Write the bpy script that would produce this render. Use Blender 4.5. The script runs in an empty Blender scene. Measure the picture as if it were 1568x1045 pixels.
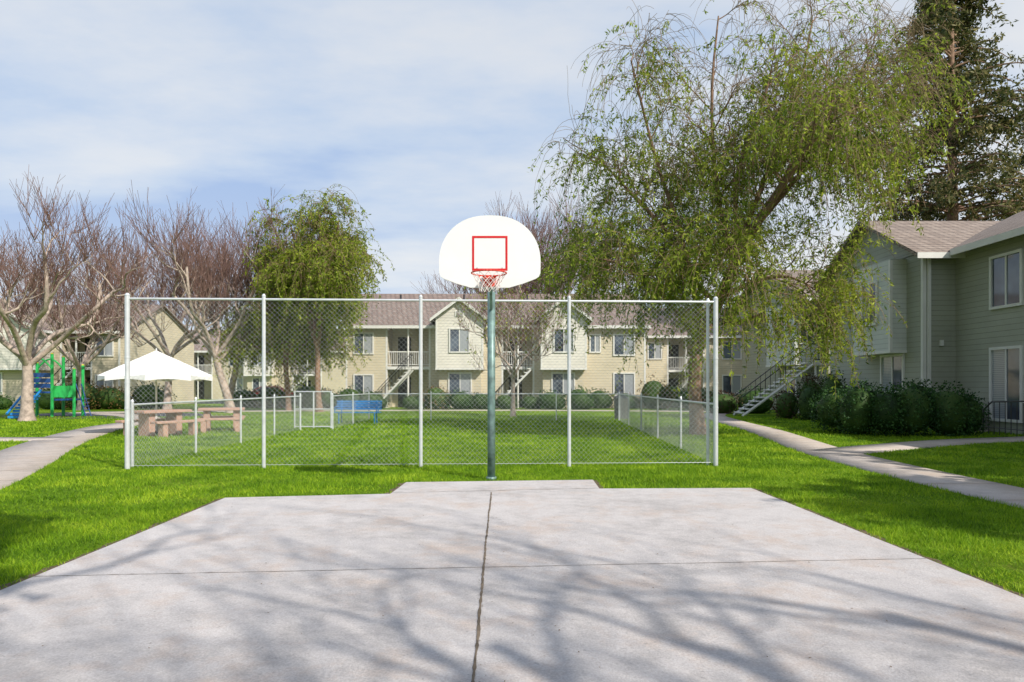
import bpy, math, random
import numpy as np
from mathutils import Vector
random.seed(4)
rng=np.random.default_rng(7)
scn=bpy.context.scene
COL=scn.collection

# ------------------------------------------------------------------ materials
def new_mat(name):
    m=bpy.data.materials.new(name); m.use_nodes=True
    nt=m.node_tree; b=nt.nodes['Principled BSDF']
    return m,nt,b
def ramp(nt,fac,stops):
    r=nt.nodes.new('ShaderNodeValToRGB')
    e=r.color_ramp.elements
    while len(e)<len(stops): e.new(0.5)
    for i,(p,c) in enumerate(stops):
        e[i].position=p; e[i].color=(c[0],c[1],c[2],1)
    nt.links.new(fac,r.inputs['Fac']); return r.outputs['Color']
def noise(nt,vec,scale,detail=4,rough=0.6):
    n=nt.nodes.new('ShaderNodeTexNoise'); n.inputs['Scale'].default_value=scale
    n.inputs['Detail'].default_value=detail; n.inputs['Roughness'].default_value=rough
    nt.links.new(vec,n.inputs['Vector']); return n.outputs['Fac']
def objvec(nt):
    return nt.nodes.new('ShaderNodeTexCoord').outputs['Object']
def mixc(nt,a,b,fac,mode='MIX'):
    n=nt.nodes.new('ShaderNodeMix'); n.data_type='RGBA'; n.blend_type=mode
    for s,v in ((n.inputs[0],fac),(n.inputs[6],a),(n.inputs[7],b)):
        if hasattr(v,'is_linked') : nt.links.new(v,s)
        elif isinstance(v,(int,float)): s.default_value=v
        else: s.default_value=(v[0],v[1],v[2],1)
    return n.outputs[2]
def mathn(nt,op,a,b=None):
    n=nt.nodes.new('ShaderNodeMath'); n.operation=op
    for s,v in ((n.inputs[0],a),(n.inputs[1],b)):
        if v is None: continue
        if hasattr(v,'is_linked'): nt.links.new(v,s)
        else: s.default_value=v
    return n.outputs[0]
def bump(nt,b,h,strength,dist):
    n=nt.nodes.new('ShaderNodeBump'); n.inputs['Strength'].default_value=strength
    n.inputs['Distance'].default_value=dist
    nt.links.new(h,n.inputs['Height']); nt.links.new(n.outputs[0],b.inputs['Normal'])
def simple(name,c,rough=0.6,var=0.15,scale=3,metal=0,bmp=0,bs=40):
    m,nt,b=new_mat(name); v=objvec(nt)
    f=noise(nt,v,scale)
    lo=[x*(1-var) for x in c]; hi=[min(1,x*(1+var)) for x in c]
    nt.links.new(ramp(nt,f,[(0.3,lo),(0.7,hi)]),b.inputs['Base Color'])
    b.inputs['Roughness'].default_value=rough; b.inputs['Metallic'].default_value=metal
    if bmp: bump(nt,b,noise(nt,v,bs),bmp,0.02)
    return m
def siding(name,c,pitch=0.18):
    m,nt,b=new_mat(name); v=objvec(nt)
    f=noise(nt,v,0.7,5)
    base=ramp(nt,f,[(0.3,[x*0.86 for x in c]),(0.7,[x*1.06 for x in c])])
    s=nt.nodes.new('ShaderNodeSeparateXYZ'); nt.links.new(v,s.inputs[0])
    fr=mathn(nt,'FRACT',mathn(nt,'DIVIDE',s.outputs[2],pitch))
    dark=mathn(nt,'LESS_THAN',fr,0.08)
    nt.links.new(mixc(nt,base,[x*0.5 for x in c],mathn(nt,'MULTIPLY',dark,0.7)),b.inputs['Base Color'])
    b.inputs['Roughness'].default_value=0.75
    bump(nt,b,mathn(nt,'SUBTRACT',1.0,fr),0.8,0.02)
    return m
def shingle(name,c1,c2):
    m,nt,b=new_mat(name); v=objvec(nt)
    s=nt.nodes.new('ShaderNodeSeparateXYZ'); nt.links.new(v,s.inputs[0])
    cb=nt.nodes.new('ShaderNodeCombineXYZ')
    nt.links.new(mathn(nt,'ADD',s.outputs[0],s.outputs[1]),cb.inputs[0]); nt.links.new(mathn(nt,'MULTIPLY',s.outputs[2],2.2),cb.inputs[1])
    br=nt.nodes.new('ShaderNodeTexBrick'); br.inputs['Scale'].default_value=1
    br.inputs['Brick Width'].default_value=0.35; br.inputs['Row Height'].default_value=0.24; br.inputs['Mortar Size'].default_value=0.025
    br.inputs['Color1'].default_value=(*c1,1); br.inputs['Color2'].default_value=(*c2,1); br.inputs['Mortar'].default_value=(c1[0]*.3,c1[1]*.3,c1[2]*.3,1)
    nt.links.new(cb.outputs[0],br.inputs['Vector'])
    nt.links.new(mixc(nt,br.outputs['Color'],(0.17,0.15,0.14),mathn(nt,'MULTIPLY',noise(nt,v,1.2,5),0.5)),b.inputs['Base Color'])
    b.inputs['Roughness'].default_value=0.85
    bump(nt,b,br.outputs['Fac'],0.6,-0.03)
    return m
def foliage(name,dark,mid,light,scale=0.9,trans=0.35,wn=0.65):
    m,nt,b=new_mat(name); v=objvec(nt)
    g=nt.nodes.new('ShaderNodeNewGeometry')
    f=mathn(nt,'ADD',mathn(nt,'MULTIPLY',noise(nt,v,scale,3),wn),mathn(nt,'MULTIPLY',g.outputs['Random Per Island'],1-wn))
    c=ramp(nt,f,[(0.3,dark),(0.5,mid),(0.70,light)])
    nt.links.new(c,b.inputs['Base Color']); b.inputs['Roughness'].default_value=0.6
    b.inputs['Specular IOR Level'].default_value=0.25
    t=nt.nodes.new('ShaderNodeBsdfTranslucent'); nt.links.new(c,t.inputs['Color'])
    mx=nt.nodes.new('ShaderNodeMixShader'); mx.inputs[0].default_value=trans
    nt.links.new(b.outputs[0],mx.inputs[1]); nt.links.new(t.outputs[0],mx.inputs[2])
    nt.links.new(mx.outputs[0],nt.nodes['Material Output'].inputs['Surface'])
    return m

def ground_mat():
    m,nt,b=new_mat('lawn_soil'); v=objvec(nt)
    a=noise(nt,v,0.35,5); c=noise(nt,v,9,6,0.75); d=noise(nt,v,45,4,0.8)
    f=mathn(nt,'ADD',mathn(nt,'MULTIPLY',a,0.5),mathn(nt,'ADD',mathn(nt,'MULTIPLY',c,0.25),mathn(nt,'MULTIPLY',d,0.25)))
    col=ramp(nt,f,[(0.36,(0.04,0.10,0.006)),(0.5,(0.14,0.26,0.010)),(0.62,(0.29,0.40,0.028))])
    w=ramp(nt,noise(nt,v,0.8,6,0.7),[(0.56,(0,0,0)),(0.70,(1,1,1))])
    nt.links.new(mixc(nt,col,(0.27,0.25,0.06),mathn(nt,'MULTIPLY',w,0.5)),b.inputs['Base Color'])
    b.inputs['Roughness'].default_value=0.9; b.inputs['Specular IOR Level'].default_value=0.1
    bump(nt,b,mathn(nt,'ADD',c,d),0.9,0.05)
    return m
def concrete_mat(name,base,warm):
    m,nt,b=new_mat(name); v=objvec(nt)
    a=noise(nt,v,0.45,6,0.65); c=noise(nt,v,3.5,8,0.75); d=noise(nt,v,70,4,0.8); e=noise(nt,v,1.1,6,0.75)
    col=ramp(nt,mathn(nt,'ADD',mathn(nt,'MULTIPLY',a,0.5),mathn(nt,'MULTIPLY',c,0.5)),
        [(0.36,[x*0.72 for x in base]),(0.5,base),(0.64,[min(1,x*1.14) for x in base])])
    st=ramp(nt,e,[(0.50,(0,0,0)),(0.66,(1,1,1))])
    col=mixc(nt,col,warm,mathn(nt,'MULTIPLY',st,0.6))
    sp=ramp(nt,noise(nt,v,26,2,0.5),[(0.68,(0,0,0)),(0.74,(1,1,1))])
    col=mixc(nt,col,[x*0.55 for x in base],mathn(nt,'MULTIPLY',sp,0.5))
    dd=ramp(nt,d,[(0.35,(0.28,0.28,0.28)),(0.65,(0.72,0.72,0.72))])
    nt.links.new(mixc(nt,col,dd,0.4,'OVERLAY'),b.inputs['Base Color'])
    b.inputs['Roughness'].default_value=0.85; b.inputs['Specular IOR Level'].default_value=0.3
    bump(nt,b,mathn(nt,'ADD',d,mathn(nt,'MULTIPLY',c,0.6)),0.6,0.012)
    return m
M={}
M['ground']=ground_mat()
M['court']=concrete_mat('court_concrete',(0.53,0.495,0.48),(0.51,0.40,0.33))
M['path']=concrete_mat('path_concrete',(0.48,0.42,0.375),(0.44,0.34,0.26))
M['seam']=simple('joint_dirt',(0.15,0.115,0.08),0.95,0.5,8)
M['dirt']=simple('edge_soil',(0.12,0.085,0.045),0.95,0.5,12,bmp=0.6)
M['litter']=simple('dry_leaf_litter',(0.16,0.10,0.05),0.9,0.5,9)
M['galv']=simple('galvanised_steel',(0.66,0.68,0.70),0.4,0.1,6,metal=0.3)
M['wire']=simple('chain_link_wire',(0.52,0.54,0.55),0.45,0.1,6,metal=0.4)
M['white']=simple('white_paint',(0.8,0.8,0.79),0.45,0.03,2)
M['trim']=simple('white_trim',(0.70,0.69,0.65),0.6,0.06,2)
M['red']=simple('red_paint',(0.62,0.015,0.02),0.4,0.1,6)
M['rim']=simple('rim_paint',(0.65,0.05,0.02),0.4,0.15,20)
M['net']=simple('net_cord',(0.75,0.7,0.66),0.8,0.1,20)
M['pole']=simple('green_pole_paint',(0.16,0.25,0.235),0.45,0.5,7,metal=0.2)
M['black']=simple('black_metal',(0.02,0.02,0.022),0.4,0.2,5)
M['dark']=simple('dark_interior',(0.04,0.04,0.045),0.8,0.3,1)
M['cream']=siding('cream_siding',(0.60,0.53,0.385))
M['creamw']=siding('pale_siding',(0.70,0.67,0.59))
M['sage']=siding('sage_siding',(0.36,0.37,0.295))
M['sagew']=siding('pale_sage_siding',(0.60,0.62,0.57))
M['roof']=shingle('roof_shingles',(0.25,0.175,0.145),(0.36,0.27,0.225))
M['roof2']=shingle('roof_shingles_brown',(0.26,0.195,0.155),(0.38,0.30,0.245))
M['pink']=simple('pink_concrete',(0.50,0.31,0.24),0.85,0.15,8,bmp=0.3)
M['blue']=simple('blue_coated_steel',(0.02,0.22,0.55),0.35,0.1,4)
M['pgreen']=simple('green_play_paint',(0.03,0.45,0.10),0.35,0.1,4)
M['pblue']=simple('blue_play_plastic',(0.02,0.08,0.28),0.35,0.1,4)
M['yellow']=simple('yellow_play_plastic',(0.55,0.5,0.04),0.35,0.1,4)
M['rubber']=simple('rubber_surface',(0.05,0.055,0.07),0.9,0.3,8)
M['canvas']=simple('white_canvas',(0.82,0.81,0.79),0.8,0.05,2)
M['acm']=simple('condenser_paint',(0.12,0.12,0.11),0.6,0.2,4)
M['carp']=simple('dark_red_car_paint',(0.16,0.03,0.03),0.3,0.05,2)
M['tyre']=simple('tyre_rubber',(0.03,0.03,0.03),0.8,0.2,5)
M['bark']=simple('bare_bark',(0.40,0.32,0.27),0.9,0.45,5,bmp=0.8,bs=14)
M['twig']=simple('bare_twigs',(0.19,0.11,0.09),0.85,0.35,2)
M['wbark']=simple('willow_bark',(0.25,0.155,0.105),0.9,0.4,5,bmp=0.8,bs=12)
M['wtwig']=simple('willow_twigs',(0.24,0.17,0.09),0.85,0.35,2)
M['wleaf']=foliage('willow_leaves',(0.06,0.11,0.012),(0.24,0.32,0.03),(0.52,0.58,0.07),0.9,0.5,0.75)
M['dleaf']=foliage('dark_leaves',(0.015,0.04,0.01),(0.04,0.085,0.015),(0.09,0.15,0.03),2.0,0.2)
M['hleaf']=foliage('hedge_leaves',(0.012,0.045,0.012),(0.03,0.09,0.02),(0.08,0.17,0.04),2.0,0.2)
M['oleaf']=foliage('russet_leaves',(0.10,0.05,0.02),(0.2,0.11,0.04),(0.24,0.22,0.06),2.0,0.2)
M['rleaf']=foliage('maroon_leaves',(0.03,0.015,0.012),(0.08,0.035,0.025),(0.10,0.09,0.03),2.0,0.2)
M['cleaf']=foliage('conifer_needles',(0.03,0.045,0.015),(0.10,0.115,0.035),(0.30,0.25,0.10),0.6,0.3)
M['bleaf']=foliage('brown_needles',(0.06,0.055,0.02),(0.17,0.14,0.06),(0.28,0.24,0.11),0.8,0.3)
M['grass']=foliage('grass_blades',(0.06,0.15,0.006),(0.21,0.38,0.012),(0.46,0.60,0.035),0.9,0.4,0.75)
def glass():
    m,nt,b=new_mat('window_glass'); v=objvec(nt)
    nt.links.new(ramp(nt,noise(nt,v,0.9,2),[(0.35,(0.04,0.05,0.07)),(0.7,(0.13,0.16,0.20))]),b.inputs['Base Color'])
    b.inputs['Roughness'].default_value=0.06; b.inputs['Specular IOR Level'].default_value=0.8
    return m
M['glass']=glass()
def blinds():
    m,nt,b=new_mat('window_blinds'); v=objvec(nt)
    s=nt.nodes.new('ShaderNodeSeparateXYZ'); nt.links.new(v,s.inputs[0])
    fr=mathn(nt,'FRACT',mathn(nt,'DIVIDE',s.outputs[2],0.06))
    nt.links.new(ramp(nt,fr,[(0.1,(0.20,0.22,0.24)),(0.5,(0.38,0.40,0.42))]),b.inputs['Base Color'])
    b.inputs['Roughness'].default_value=0.15; return m
M['blind']=blinds()

# ------------------------------------------------------------------ mesh helpers
def np_mesh(name,V,F,mat,parent=None,smooth=False):
    V=np.asarray(V,dtype=np.float32); F=np.asarray(F,dtype=np.int32)
    me=bpy.data.meshes.new(name); k=F.shape[1]
    me.vertices.add(len(V)); me.vertices.foreach_set('co',V.ravel())
    me.loops.add(F.size); me.loops.foreach_set('vertex_index',F.ravel())
    me.polygons.add(len(F)); me.polygons.foreach_set('loop_start',np.arange(0,F.size,k,dtype=np.int32))
    me.polygons.foreach_set('loop_total',np.full(len(F),k,dtype=np.int32))
    if smooth: me.polygons.foreach_set('use_smooth',np.ones(len(F),dtype=bool))
    me.update(calc_edges=True); me.materials.append(mat)
    o=bpy.data.objects.new(name,me); COL.objects.link(o)
    if parent: o.parent=parent
    return o
def empty(name,loc=(0,0,0),rz=0):
    o=bpy.data.objects.new(name,None); o.location=loc; o.rotation_euler=(0,0,rz); o.empty_display_size=0.3
    COL.objects.link(o); return o
def nrm(a): return a/np.maximum(np.linalg.norm(a,axis=-1,keepdims=True),1e-9)
def tubes(P,R,s):
    N,K,_=P.shape
    T=nrm(np.gradient(P,axis=1))
    ch=nrm(P[:,-1]-P[:,0]); z=np.zeros_like(ch); z[:,2]=1
    ref=np.cross(ch,z); bad=np.linalg.norm(ref,axis=1)<0.15; ref[bad]=np.array([1,0,0]); ref=nrm(ref)[:,None,:]
    U=nrm(ref-(ref*T).sum(-1,keepdims=True)*T); W=np.cross(T,U)
    a=np.arange(s)*2*math.pi/s
    ring=U[:,:,None,:]*np.cos(a)[None,None,:,None]+W[:,:,None,:]*np.sin(a)[None,None,:,None]
    V=P[:,:,None,:]+ring*R[:,:,None,None]
    idx=np.arange(N*K*s).reshape(N,K,s); nx=np.roll(idx,-1,axis=2)
    F=np.stack([idx[:,:-1],nx[:,:-1],nx[:,1:],idx[:,1:]],axis=-1).reshape(-1,4)
    return V.reshape(-1,3),F
def join(parts):
    Vs=[];Fs=[];o=0
    for V,F in parts:
        Vs.append(V);Fs.append(F+o);o+=len(V)
    return np.concatenate(Vs),np.concatenate(Fs)
def spawn(P,R,n,t0,t1,l0,l1,wt,wr,wu,g,wig,K,rr,rmin,short=0.0,flat=1.0):
    N,Kp,_=P.shape
    idx=np.repeat(np.arange(N),n); m=len(idx)
    t=rng.uniform(t0,t1,m); f=t*(Kp-1); i=np.minimum(f.astype(int),Kp-2); u=(f-i)[:,None]
    p=P[idx,i]*(1-u)+P[idx,i+1]*u; tan=nrm(P[idx,i+1]-P[idx,i])
    r0=(R[idx,i]*(1-u[:,0])+R[idx,i+1]*u[:,0])*rr
    rd=rng.normal(size=(m,3)); rd-= (rd*tan).sum(-1,keepdims=True)*tan*0.8; rd=nrm(rd); rd[:,2]*=flat
    d=nrm(wt*tan+wr*rd+np.array([0,0,wu]))
    L=rng.uniform(l0,l1,m)*(1-short*t); out=[p]
    for k in range(K-1):
        d=nrm(d+rng.normal(size=(m,3))*wig+np.array([0,0,g]))
        p=p+d*(L/(K-1))[:,None]; out.append(p)
    Q=np.stack(out,1); r0=np.maximum(r0,rmin)
    RR=np.maximum(r0[:,None]*np.linspace(1,0.35,K)[None,:],rmin*0.6)
    return Q,RR
def leafquads(P,n,l,w,down,jit=0.03,t0=0.1):
    N,K,_=P.shape; idx=np.repeat(np.arange(N),n); m=len(idx)
    f=rng.uniform(t0,1,m)*(K-1); i=np.minimum(f.astype(int),K-2); u=(f-i)[:,None]
    p=P[idx,i]*(1-u)+P[idx,i+1]*u+rng.normal(size=(m,3))*jit
    d=nrm(rng.normal(size=(m,3))+np.array([0,0,-down])); sd=nrm(np.cross(d,rng.normal(size=(m,3))))
    s=rng.uniform(0.6,1.3,m)[:,None]
    V=np.stack([p,p+d*l*s*.5+sd*w*s*.5,p+d*l*s,p+d*l*s*.5-sd*w*s*.5],1).reshape(-1,3)
    return V,np.arange(m*4).reshape(m,4)
def poly_to(P,K):
    P=np.array(P,float); t=np.linspace(0,len(P)-1,K); out=[]
    for x in t:
        i=min(int(x),len(P)-2); u=x-i
        p0=P[max(i-1,0)];p1=P[i];p2=P[i+1];p3=P[min(i+2,len(P)-1)]
        out.append(0.5*((2*p1)+(-p0+p2)*u+(2*p0-5*p1+4*p2-p3)*u*u+(-p0+3*p1-3*p2+p3)*u**3))
    return np.array(out)

class Build:
    def __init__(s,name,loc=(0,0,0),rz=0):
        s.e=empty(name,loc,rz); s.parts={}
    def poly(s,part,mat,V,F):
        v,f,_=s.parts.setdefault(part,([],[],mat)); o=len(v)
        v.extend(V); f.extend([tuple(i+o for i in q) for q in F])
    def box(s,part,mat,x0,x1,y0,y1,z0,z1):
        V=[(x0,y0,z0),(x1,y0,z0),(x1,y1,z0),(x0,y1,z0),(x0,y0,z1),(x1,y0,z1),(x1,y1,z1),(x0,y1,z1)]
        s.poly(part,mat,V,[(0,3,2,1),(4,5,6,7),(0,1,5,4),(1,2,6,5),(2,3,7,6),(3,0,4,7)])
    def cyl(s,part,mat,p0,p1,r0,r1=None,n=12):
        r1=r0 if r1 is None else r1
        p0=np.array(p0,float);p1=np.array(p1,float);t=nrm(p1-p0)
        a=np.array([0,0,1.]) if abs(t[2])<0.9 else np.array([1.,0,0])
        u=nrm(np.cross(t,a));w=np.cross(t,u);V=[]
        for p,r in ((p0,r0),(p1,r1)):
            for k in range(n):
                q=p+r*(u*math.cos(2*math.pi*k/n)+w*math.sin(2*math.pi*k/n)); V.append(tuple(q))
        F=[(k,(k+1)%n,n+(k+1)%n,n+k) for k in range(n)]+[tuple(range(n-1,-1,-1)),tuple(range(n,2*n))]
        s.poly(part,mat,V,F)
    def tube(s,part,mat,pts,r,n=10):
        for a,b in zip(pts[:-1],pts[1:]): s.cyl(part,mat,a,b,r,r,n)
    def prism(s,part,mat,prof,y0,y1):
        n=len(prof); V=[(x,y0,z) for x,z in prof]+[(x,y1,z) for x,z in prof]
        s.poly(part,mat,V,[tuple(range(n)),tuple(range(2*n-1,n-1,-1))]+[(i,n+i,n+(i+1)%n,(i+1)%n) for i in range(n)])
    def finish(s,bevel=0):
        for k,(v,f,m) in s.parts.items():
            me=bpy.data.meshes.new(k); me.from_pydata([tuple(float(c) for c in q) for q in v],[],f); me.update()
            me.materials.append(M[m]); o=bpy.data.objects.new(k,me); COL.objects.link(o); o.parent=s.e
            if bevel:
                b=o.modifiers.new('bevel','BEVEL'); b.width=bevel; b.segments=2; b.limit_method='ANGLE'
        return s.e

# ------------------------------------------------------------------ ground, court, paths
g=600
np_mesh('ground',[(-g,-g,0),(g,-g,0),(g,g,0),(-g,g,0)],[(0,1,2,3)],M['ground'])
court=[(-3.45,-6),(3.8,-6),(3.45,9.86),(1.255,9.80),(1.27,10.72),(-1.62,10.45),(-1.66,9.33),(-3.78,9.0)]
def slab(name,poly,z,mat,parent=None):
    n=len(poly); V=[(x,y,z) for x,y in poly]+[(x,y,-0.05) for x,y in poly]
    F=[tuple(range(n))]+[(i,n+i,n+(i+1)%n,(i+1)%n) for i in range(n)]
    me=bpy.data.meshes.new(name); me.from_pydata(V,[],F); me.update(); me.materials.append(mat)
    o=bpy.data.objects.new(name,me); COL.objects.link(o)
    if parent:o.parent=parent
    return o
ce=empty('basketball_court')
slab('concrete_slab',court,0.025,M['court'],ce)
def offset_poly(poly,d):
    out=[];n=len(poly)
    for i in range(n):
        p=np.array(poly[i-1]);q=np.array(poly[i]);r=np.array(poly[(i+1)%n])
        a=nrm(q-p);b=nrm(r-q); na=np.array([a[1],-a[0]]);nb=np.array([b[1],-b[0]])
        m=nrm(na+nb); out.append(tuple(q+m*d/max(0.4,m@na)))
    return out
def jag(poly,step,amp):
    out=[]
    n=len(poly)
    for i in range(n):
        a=np.array(poly[i]);b=np.array(poly[(i+1)%n]);k=max(1,int(np.linalg.norm(b-a)/step))
        for j in range(k): out.append(tuple(a+(b-a)*j/k+rng.normal(size=2)*amp))
    return out
slab('soil_margin',jag(offset_poly(court,0.10),0.12,0.025),0.004,M['dirt'],ce)
def seam(name,a,b,w,z=0.029,mat='seam'):
    a=np.array(a,float);b=np.array(b,float);n=int(np.linalg.norm(b-a)/0.05)+2;t=nrm(b-a);s=np.array([-t[1],t[0]])
    V=[];off=0
    for i in range(n):
        off=off*0.9+rng.normal()*0.0012; c=a+(b-a)*i/(n-1)+s*off; ww=w*rng.uniform(0.5,1.25)/2
        V+=[(*(c-s*ww),z),(*(c+s*ww),z)]
    F=[(2*i,2*i+2,2*i+3,2*i+1) for i in range(n-1)]
    np_mesh(name,V,F,M[mat],ce)
seam('joint_long',(-0.05,-5.9),(-0.29,9.45),0.019)
seam('joint_cross',(-3.70,5.28),(3.53,5.83),0.009,0.0275)
seam('joint_pad',(-1.64,9.40),(1.25,9.83),0.012,0.0275)
def inpoly(x,y,poly):
    ins=np.zeros(len(x),bool);n=len(poly)
    for i in range(n):
        x0,y0=poly[i];x1,y1=poly[(i+1)%n]
        c=((y0>y)!=(y1>y))&(x<(x1-x0)*(y-y0)/((y1-y0)+1e-12)+x0); ins^=c
    return ins
def litter():
    n=520; x=rng.uniform(-3.6,3.5,n); y=rng.uniform(2.2,10,n)
    k=rng.uniform(size=n)<0.4; x[k]=np.where(rng.uniform(size=k.sum())<0.5,-0.17+rng.normal(size=k.sum())*0.05,np.sign(rng.normal(size=k.sum()))*3.45+rng.normal(size=k.sum())*0.12)
    k2=inpoly(x,y,offset_poly(court,-0.03)); x=x[k2];y=y[k2];n=len(x)
    a=rng.uniform(0,6.28,n);l=rng.uniform(0.004,0.017,n);w=l*rng.uniform(0.25,0.6,n)
    p=np.stack([x,y,np.full(n,0.031)],1);u=np.stack([np.cos(a),np.sin(a),rng.uniform(0,.3,n)],1);s=np.stack([-np.sin(a),np.cos(a),rng.uniform(-.1,.3,n)],1)
    V=np.stack([p-u*l[:,None]*0.2,p+s*w[:,None],p+u*l[:,None],p-s*w[:,None]*0.5],1).reshape(-1,3); V[:,2]=np.maximum(V[:,2],0.0295)
    np_mesh('leaf_litter',V,np.arange(4*n).reshape(n,4),M['litter'])
litter()

paths=[]
def path(name,pts,w):
    P=poly_to([(x,y,0) for x,y in pts],len(pts)*8)[:,:2]; paths.append((P,w/2))
    T=nrm(np.gradient(P,axis=0)); S=np.stack([-T[:,1],T[:,0]],1)
    L=P+S*w/2; R=P-S*w/2; n=len(P); z=0.02+0.002*len(paths)
    V=[(*p,z) for p in L]+[(*p,z) for p in R]+[(*p,-.05) for p in L]+[(*p,-.05) for p in R]
    F=[]
    for i in range(n-1):
        F+=[(i,n+i,n+i+1,i+1),(2*n+i,i,i+1,2*n+i+1),(n+i,3*n+i,3*n+i+1,n+i+1)]
    e=empty(name); np_mesh('slab',V,F,M['path'],e)
    d=np.concatenate([[0],np.cumsum(np.linalg.norm(np.diff(P,axis=0),axis=1))]); JV=[];JF=[]
    for u in np.arange(0.8,d[-1],1.5):
        i=min(np.searchsorted(d,u)-1,n-2); q=(u-d[i])/(d[i+1]-d[i]); c=P[i]*(1-q)+P[i+1]*q; s_=S[i]*w/2*0.99; t_=T[i]*0.007
        o=len(JV); JV+=[(*(c-s_-t_),z+.003),(*(c+s_-t_),z+.003),(*(c+s_+t_),z+.003),(*(c-s_+t_),z+.003)]; JF.append((o,o+1,o+2,o+3))
    np_mesh('joints',JV,JF,M['seam'],e)
path('concrete_path',[(-6.2,4),(-7.6,8.5),(-9.3,12.4),(-11.2,16.2),(-13,20.3),(-14.6,24.8),(-15.6,29),(-19,34),(-24,38)],1.4)
path('concrete_path',[(-12.6,19.2),(-14.5,19.0),(-17,19.4),(-21,20)],1.2)
path('concrete_path',[(7.0,-4),(6.85,4),(6.8,9),(6.85,12.5),(7.15,15.8),(7.8,19.5),(8.4,23),(9,28),(10,34),(12,39)],1.15)
path('concrete_path',[(7.1,15.2),(9.2,16.6),(12,18.2),(15,19.3)],1.1)
path('concrete_path',[(-24,38),(-14,40.5),(0,41.5),(12,39.5)],1.2)
def free(x,y):
    ok=~inpoly(x,y,offset_poly(court,0.03))
    edge=inpoly(x,y,offset_poly(court,0.12)); ok&=~(edge&(rng.uniform(size=len(x))<0.6))
    for P,h in paths:
        for i in range(len(P)-1):
            a=P[i];d=P[i+1]-a;L=(d@d)
            t=np.clip(((x-a[0])*d[0]+(y-a[1])*d[1])/L,0,1)
            ok&=((x-a[0]-t*d[0])**2+(y-a[1]-t*d[1])**2)>(h+0.01)**2
    return ok
def blades():
    Vs=[]
    for (y0,y1,dens,h,w) in ((3.0,8.5,2200,0.05,0.008),(8.5,13.5,1100,0.055,0.012),(13.5,20,450,0.06,0.02),(20,33,160,0.07,0.035)):
        xm=y1*0.8+1; n=int(2*xm*(y1-y0)*dens)
        x=rng.uniform(-xm,xm,n);y=rng.uniform(y0,y1,n)
        k=(np.abs(x)<y*0.8+1.0); x=x[k];y=y[k]
        k=free(x,y); x=x[k];y=y[k];n=len(x)
        pat=0.85+0.3*np.sin(x*2.1+np.sin(y*1.7))*np.sin(y*2.6+x*.7)+0.3*np.sin(x*7+y*3)*np.sin(y*8-x*2)
        hh=h*rng.uniform(0.5,1.3,n)*pat; a=rng.uniform(0,2*math.pi,n); ln=rng.normal(size=(n,2))*h*0.5
        b=np.stack([x,y,np.zeros(n)],1); sd=np.stack([np.cos(a),np.sin(a),np.zeros(n)],1)*w/2
        tip=b+np.concatenate([ln,hh[:,None]],1)
        Vs.append(np.stack([b-sd,b+sd,tip],1).reshape(-1,3))
    V=np.concatenate(Vs); np_mesh('grass',V,np.arange(len(V)).reshape(-1,3),M['grass'])
blades()

# ------------------------------------------------------------------ basketball hoop
B=Build('basketball_hoop')
px,py=-0.33,10.9
B.cyl('pole','pole',(px,py,0),(px,py,3.0),0.062,0.062,20)
B.cyl('base_collar','pole',(px,py,0),(px,py,0.05),0.085,0.08,20)
pts=[(px,py,3.0)]+[(px+0.03*k/6,py-0.55*(1-math.cos(k/6*math.pi/2)) ,3.0+0.45*math.sin(k/6*math.pi/2)) for k in range(1,7)]+[(px+0.03,9.36,3.45)]
B.tube('gooseneck','pole',pts,0.055,16)
B.cyl('brace','pole',(px,py,2.7),(px+0.03,9.4,3.12),0.022,0.022,10)
bx=-0.30;by=9.25;zb=2.83
half=[(0,0),(0.26,0.0),(0.45,0.055),(0.62,0.12),(0.665,0.15),(0.685,0.20),(0.688,0.36)]
for k in range(1,13):
    a=k/12*math.pi/2; half.append((0.688*math.cos(a)**0.85 if k<12 else 0,0.36+0.62*math.sin(a)))
out=[(bx+x,zb+z) for x,z in half]+[(bx-x,zb+z) for x,z in half[-2:0:-1]]
n=len(out)
V=[(x,by,z) for x,z in out]+[(x,by+0.035,z) for x,z in out]
B.poly('backboard','white',V,[tuple(range(n)),tuple(range(2*n-1,n-1,-1))]+[(i,n+i,n+(i+1)%n,(i+1)%n) for i in range(n)])
s0,s1,z0,z1,t=bx-0.24,bx+0.24,3.06,3.53,0.028
f0,f1=by-0.004,by-0.0005
B.box('target_square','red',s0,s1,f0,f1,z0,z0+t);B.box('target_square','red',s0,s1,f0,f1,z1-t,z1)
B.box('target_square','red',s0,s0+t,f0,f1,z0+t,z1-t);B.box('target_square','red',s1-t,s1,f0,f1,z0+t,z1-t)
RZ=2.965
B.box('mount_plate','rim',bx-0.085,bx+0.085,by-0.03,by-0.006,2.84,RZ+0.03)
B.box('mount_bracket','rim',bx-0.09,bx+0.09,by-0.15,by-0.03,RZ-0.03,RZ)
B.box('back_plate','pole',bx-0.16,bx+0.16,by+0.036,by+0.1,3.05,3.55)
for sx in (-0.05,0.05):
    for sz in (3.3,3.38): B.cyl('bolts','galv',(bx+sx*3.4,by-0.008,sz-0.28),(bx+sx*3.4,by+0.0,sz-0.28),0.01,0.01,8)
rc=(bx,by-0.37,RZ); ring=[(rc[0]+0.228*math.cos(a),rc[1]+0.228*math.sin(a),rc[2]) for a in np.linspace(0,2*math.pi,33)]
B.tube('rim','rim',ring,0.010,8)
for sx in (-1,1): B.cyl('rim_brace','rim',(bx+sx*0.08,by-0.03,2.85),(bx+sx*0.14,by-0.2,RZ-0.01),0.008,0.008,8)
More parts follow.
